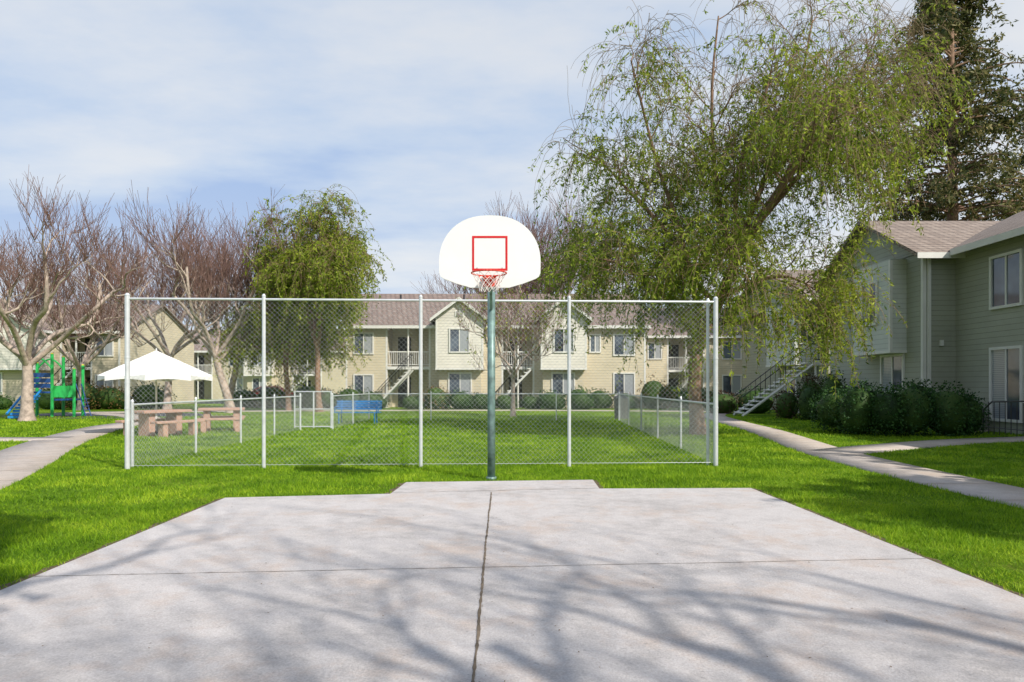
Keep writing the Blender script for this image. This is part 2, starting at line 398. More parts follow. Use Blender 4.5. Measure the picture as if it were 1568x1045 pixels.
def netp(i,k):
    a=2*math.pi*(i+0.5*(k%2))/12; r=0.222-0.105*min(1,k/4)**0.8; return (rc[0]+r*math.cos(a),rc[1]+r*math.sin(a),rc[2]-0.01-0.055*k)
for k in range(4):
    for i in range(12):
        B.cyl('net','net',netp(i,k),netp(i,k+1),0.0035,0.0035,4)
        B.cyl('net','net',netp(i,k),netp(i-1 if k%2==0 else i+1,k+1),0.0035,0.0035,4)
e=B.finish()
for c in e.children:
    if c.name.startswith(('pole','gooseneck','rim','base')):
        for p in c.data.polygons: p.use_smooth=len(p.vertices)==4

# ------------------------------------------------------------------ chain link fences
def chain(name,a,b,h,pitch,wr,posts,pr,tall=False,endr=None):
    e=empty(name); a=np.array(a,float);b=np.array(b,float);L=np.linalg.norm(b-a);t=(b-a)/L;nv=np.array([-t[1],t[0]])
    segs=[]
    for sgn,off in ((1,0.003),(-1,-0.003)):
        c=-h if sgn>0 else 0
        lim=L if sgn>0 else L+h
        while c<lim:
            if sgn>0: u0=max(0,c);u1=min(L,c+h);z0=u0-c;z1=u1-c
            else: u0=max(0,c-h);u1=min(L,c);z0=c-u0;z1=c-u1
            if u1-u0>0.02:
                K=3
                segs.append([[*(a+t*(u0+(u1-u0)*q)+nv*(off+0.03)),0.03+(z0+(z1-z0)*q)*(1-0.04/h)] for q in np.linspace(0,1,K)])
            c+=pitch
    P=np.array(segs); V,F=tubes(P,np.full(P.shape[:2],wr),3); np_mesh('chain_link_mesh',V,F,M['wire'],e)
    Bq=Build('tmp'); bpy.data.objects.remove(Bq.e); Bq.e=e
    for k,u in enumerate(posts):
        p=a+t*u; r=(endr or pr) if k in (0,len(posts)-1) else pr
        Bq.cyl('posts','galv',(*p,0),(*p,h+0.06),r,r,14); Bq.cyl('post_caps','galv',(*p,h+0.06),(*p,h+0.10),r*1.15,r*0.5,14)
        for zz in (0.35,0.5,0.65): Bq.cyl('tie_bands','galv',(*p,h*zz),(*p,h*zz+0.03),r*1.1,r*1.1,14)
    Bq.cyl('top_rail','galv',(*(a),h),(*(b),h),0.021,0.021,10)
    if tall: Bq.cyl('tension_wire','galv',(*(a+nv*0.03),0.06),(*(b+nv*0.03),0.06),0.004,0.004,6)
    Bq.finish()
FL=(-6.93,12.3);FR=(3.82,12.8);L=10.76
chain('tall_chain_link_fence',FL,FR,3.07,0.09,0.0018,[0,2.42,5.26,8.0,L],0.034,True,0.044)
B=Build('fence_post'); B.cyl('post','galv',(3.70,12.9,0),(3.70,12.9,3.1),0.03,0.03,12);B.cyl('cap','galv',(3.70,12.9,3.1),(3.70,12.9,3.15),0.035,0.02,12);B.finish()
def low(a,b,k,name='low_chain_link_fence'):
    L=math.dist(a,b); chain(name,a,b,1.15,0.095,0.0019,[L*i/k for i in range(k+1)],0.024,endr=0.03)
low((-6.98,12.55),(-7.1,22.9),4)
low((-6.15,23.4),(-6.2,29.6),2)
low((-6.2,29.6),(4.6,29.2),4)
low((3.86,12.95),(4.55,29.0),5)
B=Build('chain_link_gate')
for x in (-7.45,-6.8,-6.2): B.cyl('frame','galv',(x,23.4,0.05),(x,23.4,1.32),0.026,0.026,10)
for z in (0.1,0.7,1.3): B.cyl('frame','galv',(-7.45,23.4,z),(-6.2,23.4,z),0.02,0.02,10)
B.finish()
segs=[]
for c in np.arange(-1.2,1.2,0.07):
    u0=max(0,c);u1=min(1.22,c+1.2)
    segs.append([[-7.43+u0,23.41,0.1+u0-c],[-7.43+u1,23.41,0.1+u1-c]])
    segs.append([[-6.22-u0,23.405,0.1+u0-c],[-6.22-u1,23.405,0.1+u1-c]])
P=np.array(segs);V,F=tubes(P,np.full(P.shape[:2],0.003),3);np_mesh('gate_mesh',V,F,M['wire'],B.e)

# ------------------------------------------------------------------ furniture
def bench(x,y,rz):
    B=Build('park_bench',(x,y,0),rz)
    for i in range(5): B.box('seat','blue',-0.9,0.9,-0.22+i*0.09,-0.15+i*0.09,0.43,0.46)
    for i in range(4):
        z=0.55+i*0.095; B.box('backrest','blue',-0.9,0.9,0.23+i*0.02,0.26+i*0.02,z,z+0.07)
    for sx in (-0.7,0.7):
        B.tube('frame','blue',[(sx,-0.2,0),(sx,-0.2,0.42),(sx,0.22,0.42),(sx,0.31,0.93)],0.025,8)
        B.cyl('frame','blue',(sx,0.2,0.42),(sx,0.3,0),0.025,0.025,8)
        B.tube('armrest','blue',[(sx*1.22,-0.2,0.45),(sx*1.22,-0.2,0.66),(sx*1.22,0.26,0.68)],0.02,8)
    B.finish(0.004)
bench(-6.3+0.2,27.0,0)
def table(x,y,rz,w=1.9):
    B=Build('picnic_table',(x,y,0),rz)
    B.box('table_top','pink',-w/2,w/2,-0.38,0.38,0.69,0.77)
    for sx in (-0.45,0.45): B.box('pedestal','pink',sx-0.1,sx+0.1,-0.25,0.25,0,0.69)
    for sy in (-0.8,0.8):
        B.box('bench_seat','pink',-w/2,w/2,sy-0.16,sy+0.16,0.4,0.47)
        for sx in (-0.5,0.5): B.box('bench_leg','pink',sx-0.08,sx+0.08,sy-0.12,sy+0.12,0,0.4)
    B.finish(0.012)
table(-10.6,20.6,1.1,1.6)
table(-9.6,22.6,0.35,1.4)
B=Build('patio_umbrella',(-11.1,21.3,0),0.3)
B.cyl('pole','trim',(0,0,0),(0,0,2.62),0.03,0.03,10); B.cyl('base','dark',(0,0,0),(0,0,0.12),0.3,0.25,20)
B.cyl('finial','trim',(0,0,2.6),(0,0,2.68),0.03,0.01,8)
V=[];F=[];ns=8;K=7;sub=6
for i in range(ns*sub):
    a=2*math.pi*i/(ns*sub); q=(i%sub)/sub; sag=math.sin(math.pi*q)
    rr=1.62*(math.cos(math.pi/ns)/math.cos((q-0.5)*2*math.pi/ns))*(1-0.05*sag)
    for k in range(K):
        s=k/(K-1); z=2.6-0.78*(s**1.0)-0.08*math.sin(math.pi*s)*sag-0.03*sag*s
        V.append((rr*s*math.cos(a),rr*s*math.sin(a),z))
    V.append((rr*math.cos(a),rr*math.sin(a),2.6-0.78-0.17+0.05*sag))
n=ns*sub;W=K+1
for i in range(n):
    j=(i+1)%n
    for k in range(K): F.append((i*W+k,i*W+k+1,j*W+k+1,j*W+k))
B.poly('canopy','canvas',V,F)
for i in range(ns):
    a=2*math.pi*i/ns; B.cyl('ribs','trim',(0.02*math.cos(a),0.02*math.sin(a),2.5),(1.55*math.cos(a),1.55*math.sin(a),1.8),0.01,0.01,5)
B.finish()
B=Build('playground_structure',(-22.1,32.8,0),0.2)
for x,y,h in ((-0.9,-0.6,2.5),(0.25,-0.6,3.0),(-0.9,0.6,2.6),(0.25,0.6,2.9),(1.15,-0.5,2.3),(1.15,0.5,2.5)):
    B.cyl('posts','pgreen',(x,y,0),(x,y,h),0.07,0.07,10); B.cyl('post_caps','yellow',(x,y,h),(x,y,h+0.06),0.07,0.04,10)
B.box('deck','pblue',-0.9,0.25,-0.6,0.6,1.15,1.23); B.box('deck','pblue',0.25,1.15,-0.5,0.5,0.8,0.88)
for z in (1.4,1.65,1.9): B.box('panel','pblue',-0.85,0.2,-0.64,-0.6,z,z+0.2)
B.box('side_panel','pgreen',0.3,1.1,-0.55,-0.52,0.95,1.5)
for i in range(8):
    B.box('slide','blue',-0.75,-0.2,-0.7-0.22*(i+1),-0.7-0.22*i,1.1-0.13*(i+1),1.2-0.13*(i+1))
for sx in (-0.79,-0.2): B.cyl('slide_rail','blue',(sx,-0.65,1.3),(sx,-2.45,0.25),0.05,0.05,8)
for a,b in (((-0.9,-0.6),(0.25,-0.6)),((-0.9,0.6),(0.25,0.6))):
    B.tube('arch','pgreen',[(a[0]+(b[0]-a[0])*t,a[1],2.3+0.5*math.sin(math.pi*t)) for t in np.linspace(0,1,9)],0.04,8)
for i in range(5): B.cyl('ladder','pblue',(1.5,-0.3,0.15+i*0.18),(1.5,0.3,0.15+i*0.18),0.02,0.02,6)
for sy in (-0.3,0.3): B.cyl('ladder','pblue',(1.6,sy,0),(1.15,sy,1.6),0.025,0.025,6)
B.finish()
slab('playground_surface',[( -25.5,30.8),(-15.9,31.0),(-14.8,33.5),(-17,37),(-25,38)],0.016,M['rubber'])
B=Build('parked_car',(-21.6,61,0),0.15)
B.prism('body','carp',[(-2.2,0.35),(-2.25,0.7),(-2.1,0.88),(-1.2,0.98),(1.3,0.98),(2.1,0.86),(2.25,0.6),(2.2,0.35)],-0.88,0.88)
B.prism('roof','carp',[(-1.5,0.97),(-0.75,1.42),(0.75,1.45),(1.45,0.97)],-0.74,0.74)
B.prism('windows','glass',[(-1.32,1.0),(-0.7,1.36),(0.68,1.38),(1.25,1.0)],-0.755,0.755)
for x in (-1.4,1.4):
    for y in (-0.9,0.7): B.cyl('wheels','tyre',(x,y,0.33),(x,y+0.2,0.33),0.33,0.33,18); B.cyl('hubcaps','galv',(x,y-0.01 if y<0 else y+0.2,0.33),(x,y if y<0 else y+0.21,0.33),0.19,0.19,12)
B.finish()
slab('parking_lot',[(-40,57),(-14,57),(-14,66),(-40,66)],0.02,M['rubber'])

# ------------------------------------------------------------------ buildings
def win(B,face,pl,a0,a1,z0,z1,mull=True,blind=True):
    t=0.09
    def bx(part,mat,u0,u1,zz0,zz1,d0,d1):
        if face=='-y': B.box(part,mat,u0,u1,pl-d1,pl-d0,zz0,zz1)
        else: B.box(part,mat,pl-d1,pl-d0,u0,u1,zz0,zz1)
    bx('window_frames','trim',a0-t,a1+t,z0-t,z0,-0.02,0.07);bx('window_frames','trim',a0-t,a1+t,z1,z1+t,-0.02,0.07)
    bx('window_frames','trim',a0-t,a0,z0,z1,-0.02,0.065);bx('window_frames','trim',a1,a1+t,z0,z1,-0.02,0.065)
    m=(a0+a1)/2
    bx('window_glass','glass',a0,m if blind else a1,z0,z1,-0.02,0.012)
    if blind: bx('window_blinds','blind',m,a1,z0,z1,-0.02,0.014)
    if mull: bx('window_mullions','trim',m-0.03,m+0.03,z0,z1,0.0,0.04)
def roof_x(B,x0,x1,y0,y1,ze,zr,mat='roof',oh=0.45,wall='cream',gend=0.3,th=0.14):
    ym=(y0+y1)/2; sl=(zr-ze)/(ym-y0)
    for s,yo in ((1,y0-oh),(-1,y1+oh)):
        zo=ze-sl*oh
        V=[(x0-gend,yo,zo),(x1+gend,yo,zo),(x1+gend,ym,zr),(x0-gend,ym,zr)]
        V+=[(a,b,c+th) for a,b,c in V]
        B.poly('roof',mat,V,[(0,3,2,1),(4,5,6,7),(0,1,5,4),(1,2,6,5),(2,3,7,6),(3,0,4,7)])
        B.box('fascia','trim',x0-gend,x1+gend,min(yo,yo-s*0.03),max(yo,yo-s*0.03),zo-0.05,zo+th+0.01)
    for x in (x0,x1): B.poly('gable_wall',wall,[(x,y0,ze-0.02),(x,y1,ze-0.02),(x,ym,zr)],[(0,1,2)])
def roof_y(B,x0,x1,y0,y1,ze,zr,mat='roof',oh=0.35,wall='creamw',th=0.12,fo=0.35):
    xm=(x0+x1)/2; sl=(zr-ze)/(xm-x0)
    for s,xo in ((1,x0-oh),(-1,x1+oh)):
        zo=ze-sl*oh
        V=[(xo,y0-fo,zo),(xm,y0-fo,zr),(xm,y1,zr),(xo,y1,zo)]; V+=[(a,b,c+th) for a,b,c in V]
        B.poly('wing_roof',mat,V,[(0,3,2,1),(4,5,6,7),(0,1,5,4),(1,2,6,5),(2,3,7,6),(3,0,4,7)])
        R=[(xo,y0-fo-0.04,zo-0.06),(xm,y0-fo-0.04,zr-0.06),(xm,y0-fo-0.002,zr-0.06),(xo,y0-fo-0.002,zo-0.06)]; R+=[(a,b,c+th+0.09) for a,b,c in R]
        B.poly('rake_boards','trim',R,[(0,3,2,1),(4,5,6,7),(0,1,5,4),(1,2,6,5),(2,3,7,6),(3,0,4,7)])
        B.box('side_fascia','trim',min(xo,xo-s*0.03),max(xo,xo-s*0.03),y0-fo,y1,zo-0.05,zo+th)
    B.poly('gable_face',wall,[(x0,y0,ze-0.01),(x1,y0,ze-0.01),(xm,y0,zr)],[(0,1,2)])
    B.box('gable_vent','trim',xm-0.28,xm+0.28,y0-0.05,y0+0.02,ze+0.05,ze+0.42)
    for k in range(4): B.box('vent_slats','dark',xm-0.22,xm+0.22,y0-0.056,y0-0.052,ze+0.09+k*0.08,ze+0.12+k*0.08)
def wing(B,x0,x1,yf,yb,ze,zr,wall='creamw',low='cream',mat='roof'):
    B.box('upper_bay',wall,x0,x1,yf,yb,2.65,ze)
    B.box('bay_band','trim',x0-0.03,x1+0.03,yf-0.03,yb,2.55,2.67)
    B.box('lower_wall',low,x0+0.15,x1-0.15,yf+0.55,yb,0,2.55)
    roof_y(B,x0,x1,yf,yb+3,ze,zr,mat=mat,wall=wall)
    for x in (x0,x1): B.box('corner_boards','trim',x-0.012 if x==x0 else x-0.1,x+0.1 if x==x0 else x+0.012,yf-0.012,yf+0.1,2.67,ze-0.02)
    m=(x0+x1)/2
    win(B,'-y',yf,m-0.6,m+0.6,3.75,5.2); win(B,'-y',yf+0.55,m-0.7,m+0.7,1.0,2.3)
def stairs(B,x0,y0,n,dx,rise,width,direction=1,mat='trim'):
    for i in range(n):
        B.box('stair_treads',mat,min(x0+direction*dx*i,x0+direction*dx*(i+1)),max(x0+direction*dx*i,x0+direction*dx*(i+1)),y0,y0+width,rise*(i+1)-0.06,rise*(i+1))
        for yy in (y0,y0+width): B.cyl('stair_balusters','black',(x0+direction*dx*(i+.5),yy,rise*(i+1)),(x0+direction*dx*(i+.5),yy,rise*(i+1)+0.9),0.012,0.012,5)
    for yy in (y0,y0+width):
        B.cyl('stair_rail','black',(x0,yy,0.95),(x0+direction*dx*n,yy,rise*n+0.95),0.025,0.025,6)
        B.cyl('stair_stringer',mat,(x0,yy,0.0),(x0+direction*dx*n,yy,rise*n-0.1),0.07,0.07,6)
def railing(B,x0,x1,y,z,mat='trim'):
    B.box('balcony_rail',mat,x0,x1,y-0.03,y+0.03,z+0.95,z+1.02);B.box('balcony_rail',mat,x0,x1,y-0.02,y+0.02,z+0.1,z+0.15)
    k=int((x1-x0)/0.14)
    for i in range(1,k): B.box('balcony_balusters',mat,x0+(x1-x0)*i/k-0.015,x0+(x1-x0)*i/k+0.015,y-0.013,y+0.013,z+0.15,z+0.95)
def apartment(name,x0,x1,yf,depth,eave,ridge,gaps,wins,wings,rz=0,loc=(0,0,0),wall='cream',pale='creamw',roof='roof'):
    B=Build(name,loc,rz)
    B.box('back_walls',wall,x0+0.01,x1-0.01,yf+2,yf+depth,0,eave-0.01)
    cur=x0
    for ga,gb in gaps+[(x1,x1)]:
        if ga-cur>0.1:
            B.box('front_walls',wall,cur,ga,yf,yf+2.2,0,eave)
            for x in (cur,ga-0.1): B.box('corner_trim','trim',x-0.01,x+0.11,yf-0.015,yf+0.05,0,eave)
        if gb>ga:
            B.box('balcony_floor','trim',ga,gb,yf-0.05,yf+1.99,2.6,2.8); railing(B,ga,gb,yf,2.8)
            B.box('entry_doors','dark',ga+0.4,ga+1.3,yf+1.93,yf+1.99,0,2.1);B.box('entry_doors','dark',ga+0.4,ga+1.3,yf+1.93,yf+1.99,2.8,4.9)
            B.cyl('stair_post','trim',((ga+gb)/2,yf-0.0,0),((ga+gb)/2,yf,eave-0.2),0.07,0.07,6)
            stairs(B,ga-0.6,yf-1.6,11,0.22,0.24,1.0)
        cur=gb
    for w in wins: win(B,'-y',yf,*w)
    roof_x(B,x0,x1,yf,yf+depth,eave,ridge,mat=roof,wall=wall)
    for w in wings: wing(B,*w,wall=pale,low=wall,mat=roof)
    for k in range(4):
        xx=x0+(x1-x0)*(0.15+0.23*k); B.cyl('roof_vents','dark',(xx,yf+depth*0.38,ridge-0.8),(xx,yf+depth*0.38,ridge-0.1),0.07,0.07,8)
    return B.finish()
apartment('apartment_building',-11.2,9.0,46,11,5.6,8.3,[(-8.4,-5.6),(-0.6,1.4)],
   [(-10.6,-9.4,0.9,2.2),(-10.6,-9.4,3.7,5.0),(6.9,8.2,3.6,4.9),(6.9,8.2,0.9,2.3),(5.3,5.9,3.8,4.9)],
   [(-5.0,-1.9,44.8,46.5,6.0,7.15),(1.9,4.9,44.8,46.5,6.0,7.15)])
apartment('apartment_building',10.6,28,55,10,5.6,8.2,[(12.6,15.4)],
   [(17.0,18.4,3.7,5.0),(17.0,18.4,0.9,2.3),(22,23.4,3.7,5),(22,23.4,0.9,2.3),(11,12,3.7,4.9)],
   [(19.0,21.6,53.8,55.5,6.0,7.1)])
apartment('apartment_building',-42,-27.0,47,11,5.3,7.6,[(-31.0,-29.0)],
   [(-28.6,-27.5,3.6,4.8),(-28.6,-27.5,0.9,2.2)],
   [(-38.5,-31.6,45.4,48,5.3,7.3)])
apartment('apartment_building',-44,-14,75,10,5.4,7.9,[(-36,-33),(-24,-21)],[(-31,-29.6,3.7,5),(-31,-29.6,0.9,2.3),(-18,-16.6,3.7,5),(-18,-16.6,0.9,2.3)],[(-29,-26,73.8,75.5,5.8,7.0)])

def gutter(B,x,y,z0,z1): B.box('downspouts','trim',x-0.05,x+0.05,y-0.1,y-0.02,z0,z1)
B=Build('apartment_building')
B.box('main_walls','sage',15.6,25,4,24.3,0,6.2)
B.box('wing_walls','sage',14.45,25,24.0,31,0,6.21)
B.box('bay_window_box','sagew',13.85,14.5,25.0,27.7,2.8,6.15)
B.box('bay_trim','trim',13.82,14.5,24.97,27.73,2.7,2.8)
B.box('corner_trim','trim',14.43,14.55,23.97,24.1,0,6.15); B.box('corner_trim','trim',13.83,13.93,24.98,25.08,2.81,6.1)
gutter(B,14.62,23.99,0.2,6.0)
win(B,'-x',13.85,25.9,26.9,3.9,5.4)
win(B,'-x',14.45,25.2,26.6,1.3,2.6)
win(B,'-x',15.6,20.9,22.15,4.05,5.6,blind=False); win(B,'-x',15.6,20.9,22.15,0.45,2.65)
for y in (7,11,15.5,18): win(B,'-x',15.6,y,y+1.3,4.05,5.5); win(B,'-x',15.6,y,y+1.3,0.9,2.5)
B.box('wall_lamp','trim',15.0,15.12,23.9,23.99,2.9,3.1)
roof_x(B,14.45,25,24.0,31,6.2,8.0,mat='roof2',wall='sage',gend=0.5,oh=0.5)
x0,x1=15.6,25;xm=20.3
for s,xo in ((1,x0-0.5),(-1,x1+0.5)):
    V=[(xo,3.5,6.03),(xm,3.5,8.3),(xm,27.4,8.3),(xo,24.6,6.03)];V+=[(a,b,c+0.14) for a,b,c in V]
    B.poly('main_roof','roof2',V,[(0,3,2,1),(4,5,6,7),(0,1,5,4),(1,2,6,5),(2,3,7,6),(3,0,4,7)])
B.box('eave_fascia','trim',15.05,15.095,3.5,23.46,5.97,6.19)
B.poly('main_gable','sage',[(15.6,4,6.19),(25,4,6.19),(20.3,4,8.3)],[(0,1,2)])
B.finish()
B=Build('apartment_building')
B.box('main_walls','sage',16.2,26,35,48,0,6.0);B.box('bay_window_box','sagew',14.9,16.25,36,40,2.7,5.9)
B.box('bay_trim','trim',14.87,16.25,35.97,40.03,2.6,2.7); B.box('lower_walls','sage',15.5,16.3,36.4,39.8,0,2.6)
win(B,'-x',14.9,37.2,38.6,3.8,5.2);win(B,'-y',36,15.2,15.9,3.8,5.2,blind=False)
win(B,'-x',15.5,37.2,38.6,1,2.3)
roof_x(B,15.4,26,35,48,6.0,8.4,mat='roof2',wall='sage',gend=0.5)
B.finish()
B=Build('entry_stairs'); stairs(B,11.3,33.5,14,0.25,0.19,1.3,1,'trim'); B.box('landing','trim',14.82,16.1,33.4,34.9,2.5,2.66)
for x in (14.9,16.0): B.cyl('landing_posts','trim',(x,33.5,0),(x,33.5,2.5),0.06,0.06,8)
railing(B,14.85,16.1,33.45,2.66,'black'); B.finish()
B=Build('stair_handrail')
for k in range(7):
    y=19.9+k*0.24
    B.cyl('balusters','black',(14.9,y,0),(14.9,y,1.0),0.012,0.012,6)
B.tube('top_rail','black',[(14.9,21.6,0),(14.9,21.55,0.75),(14.9,21.2,1.0),(14.9,19.8,1.05)],0.022,8); B.cyl('low_rail','black',(14.9,21.4,0.2),(14.9,19.8,0.2),0.015,0.015,6)
B.finish()
B=Build('air_conditioner',(14.95,22.6,0))
B.box('cabinet','acm',-0.38,0.38,-0.38,0.38,0.06,0.82);B.box('pad','path',-0.5,0.5,-0.5,0.5,0,0.06)
for k in range(10): B.box('louvres','galv',-0.34,0.34,-0.4,-0.382,0.12+k*0.065,0.135+k*0.065)
B.cyl('fan_guard','black',(0,0,0.82),(0,0,0.86),0.3,0.28,20)
B.finish()
B=Build('trash_can',(4.9,30.6,0))
B.cyl('body','acm',(0,0,0),(0,0,0.95),0.3,0.33,18);B.cyl('lid','black',(0,0,0.95),(0,0,1.12),0.35,0.12,18);B.finish()

# ------------------------------------------------------------------ bushes
def bush(name,blobs,mat,leaf=0.07,dens=900):
    e=empty(name); parts=[];cores=[]
    for (x,y,z,rx,ry,rz) in blobs:
        n=int(dens*(rx*ry+rx*rz+ry*rz)/ (leaf/0.07)**2)
        d=nrm(rng.normal(size=(n,3))); lump=1+0.13*np.sin(d[:,0]*5+x*3)*np.cos(d[:,2]*6+y)+0.09*np.sin(d[:,1]*11+x)*np.sin(d[:,0]*9)+rng.normal(size=n)*0.075
        p=np.array([x,y,z])+d*np.array([rx,ry,rz])*lump[:,None]
        p=p[p[:,2]>0.02]; m=len(p)
        a=nrm(rng.normal(size=(m,3)));b=nrm(np.cross(a,rng.normal(size=(m,3))));s=leaf*rng.uniform(0.6,1.3,m)[:,None]
        V=np.stack([p-a*s*.6,p+b*s*.35,p+a*s*.6,p-b*s*.35],1).reshape(-1,3); parts.append((V,np.arange(m*4).reshape(m,4)))
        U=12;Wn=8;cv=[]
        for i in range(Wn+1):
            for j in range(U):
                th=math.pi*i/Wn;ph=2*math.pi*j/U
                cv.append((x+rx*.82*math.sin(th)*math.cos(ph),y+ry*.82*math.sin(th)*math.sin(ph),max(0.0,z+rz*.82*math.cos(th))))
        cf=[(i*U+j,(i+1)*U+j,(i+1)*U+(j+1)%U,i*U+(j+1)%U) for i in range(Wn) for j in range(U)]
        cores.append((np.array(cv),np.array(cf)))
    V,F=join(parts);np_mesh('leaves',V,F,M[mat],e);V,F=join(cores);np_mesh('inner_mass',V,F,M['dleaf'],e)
hb=[]
for k in range(7):
    hb.append((9.9+k*0.62,20.6+0.25*math.sin(k*2),0.72+0.05*math.sin(k*3),0.58,0.65,0.74+0.14*math.sin(k*1.7)))
bush('hedge',[(10.6,22.2,0.7,0.8,0.8,0.7),(11.5,22.4,0.75,0.9,0.8,0.75)]+hb[1:4],'hleaf',0.07,1000)
bush('hedge',[(11.9,20.4,0.75,0.7,0.75,0.82),(12.9,20.3,0.7,0.75,0.7,0.8),(13.7,20.6,0.6,0.5,0.6,0.7),(12.4,20.9,1.0,0.5,0.5,0.65)],'hleaf',0.07,1000)
bush('shrub',[(13.4,28.5,0.9,0.6,0.6,1.2),(12.9,29.5,0.7,0.6,0.6,0.9)],'dleaf',0.08,800)
bush('shrub',[(12.5,31,0.6,0.6,0.6,0.75),(13.4,30.6,0.9,0.6,0.7,1.05)],'rleaf',0.08,800)
bush('shrub',[(11.3,36.8,0.5,1.0,0.8,0.7)],'rleaf',0.09,700)
bush('shrub',[(13.2,37,0.6,1.2,0.8,0.8),(11.5,43,0.6,1.3,0.8,0.8)],'hleaf',0.1,500)
for (x,y,r,h,mt) in ((-4.9,43.7,0.9,1.5,'oleaf'),(-3.3,43.6,0.9,1.2,'hleaf'),(-2.0,43.7,0.8,1.1,'dleaf'),(-6.4,43.6,0.8,0.9,'dleaf'),(-0.5,44,0.7,1.0,'hleaf'),(1.2,44,0.8,0.9,'dleaf'),
    (2.4,43.5,0.9,1.2,'hleaf'),(4.2,43.5,0.9,1.4,'hleaf'),(5.7,44.8,0.8,1.3,'dleaf'),(7.4,44.6,0.9,1.1,'rleaf'),(9.2,44.4,1.0,2.0,'oleaf'),(-9.2,44.4,0.9,1.2,'dleaf'),(-10.6,44.5,1.0,1.4,'hleaf'),
    (11,47,1.1,1.6,'dleaf'),(13.5,48,1.3,1.3,'hleaf'),(-27.5,43.5,1.3,1.9,'oleaf'),(-25.8,43.8,1.1,1.5,'oleaf'),(-29.5,43.5,1.0,1.4,'hleaf'),(-33,42.8,1.2,1.1,'hleaf'),(-24,45,1.2,1.7,'dleaf'),
    (-13.5,45,1.2,1.6,'dleaf'),(-16.2,46,1.2,1.5,'oleaf'),(-18.5,47,1.3,1.3,'hleaf'),(-12,44.6,0.9,1.2,'rleaf')):
    bush('shrub',[(x,y,h*0.45,r,r*0.8,h*0.58),(x+r*0.6,y+0.2,h*0.35,r*0.7,r*0.7,h*0.45)],mt,0.11,420)
dm=[]
for k in range(60):
    x=-95+k*3.3+random.uniform(-1.5,1.5); h=random.uniform(2.5,4.6)
    dm.append((x,108+random.uniform(-8,8),h*0.6,random.uniform(2.5,4.5),3,h*0.9))
bush('distant_trees',dm,'dleaf',0.55,1500)

# ------------------------------------------------------------------ trees
def taper_path(pts,K,r0,r1): return poly_to(pts,K)[None],np.linspace(r0,r1,K)[None]
def bare_tree(name,x,y,h,spread,r=0.24,lean=0.0,limbs=6,tw=12,trmin=0.008,fork=0.26,lo=0.55,leaves=0):
    e=empty(name); base=np.array([x,y,0.])
    hf=h*fork
    P,R=taper_path([base+[0,0,-.05],base+[lean*.3,0,hf*.35],base+[lean*.7,0.05,hf*.7],base+[lean,0,hf*1.05]],9,r,r*0.72)
    fl=R.copy(); fl[0,0]*=1.5; fl[0,1]*=1.15
    b=[tubes(P,fl,10)]
    LP=[];LR=[]
    a0=random.uniform(0,6)
    for k in range(limbs):
        a=a0+2*math.pi*k/limbs+random.uniform(-.35,.35); o=np.array([math.cos(a),math.sin(a),0]); s=spread*random.uniform(lo,0.95)
        st=P[0,-1-(k%2)]
        hh=h*random.uniform(0.56,0.72)
        pts=[st,st+o*s*.35+[0,0,(hh-hf)*.32]+rng.normal(size=3)*0.12,st+o*s*.72+[0,0,(hh-hf)*.6]+rng.normal(size=3)*0.28,st+o*s*.92+[0,0,(hh-hf)]]
        LP.append(poly_to(pts,9));LR.append(np.linspace(r*0.5,r*0.27,9))
    LP=np.array(LP);LR=np.array(LR); b.append(tubes(LP,LR,8))
    S,SR=spawn(LP,LR,5,0.3,1.0,h*.13,h*.25,0.5,0.8,0.35,0.06,0.26,7,0.62,0.02); b.append(tubes(S,SR,6))
    S2,SR2=spawn(S,SR,3,0.3,1.0,h*.07,h*.15,0.5,0.7,0.4,0.07,0.26,5,0.65,0.014); b.append(tubes(S2,SR2,5))
    V,F=join(b);np_mesh('trunk_and_limbs',V,F,M['bark'],e,True)
    t=[];TT=[]
    for A,AR,n in ((S,SR,int(tw*.7)),(S2,SR2,int(tw*.6)),):
        T,TR=spawn(A,AR,n,0.55,1.0,h*.10,h*.22,0.45,0.55,0.75,0.05,0.06,5,0.35,trmin); t.append(tubes(T,np.minimum(TR,trmin*1.6),3)); TT.append(T)
        T2,TR2=spawn(T,TR,1,0.2,0.8,h*.04,h*.09,0.6,0.6,0.4,0.03,0.08,3,0.6,trmin*.7); t.append(tubes(T2,np.minimum(TR2,trmin),3))
    V,F=join(t);np_mesh('twigs',V,F,M['twig'],e)
    if leaves:
        V,F=leafquads(TT[1],leaves,0.13,0.06,0.5,0.05);np_mesh('young_leaves',V,F,M['wleaf'],e)
bare_tree('bare_tree',-20.6,29,9.4,4.3,0.25,0.0,7,14,trmin=0.012)
bare_tree('bare_tree',-20.2,40,11.6,4.2,0.22,0.1,6,12,trmin=0.014)
bare_tree('bare_tree',-15.6,38,11.2,3.6,0.24,-0.9,6,12,trmin=0.014)
bare_tree('bare_tree',-17.5,42,12.0,3.6,0.22,0.6,6,12,trmin=0.014)
bare_tree('bare_tree',-26.5,42,9.5,3.6,0.22,0.0,6,12,trmin=0.014)
bare_tree('bare_tree',0.05,33,6.6,2.6,0.12,0.0,6,9,trmin=0.010,fork=0.3,leaves=4)
bare_tree('bare_tree',4.2,62,18.5,6.2,0.3,0.0,7,15,trmin=0.02)
bare_tree('bare_tree',-0.5,68,16.5,5.5,0.3,0.0,7,14,trmin=0.02)
bare_tree('bare_tree',-31,60,13,5.5,0.3,0.0,7,10,trmin=0.02)
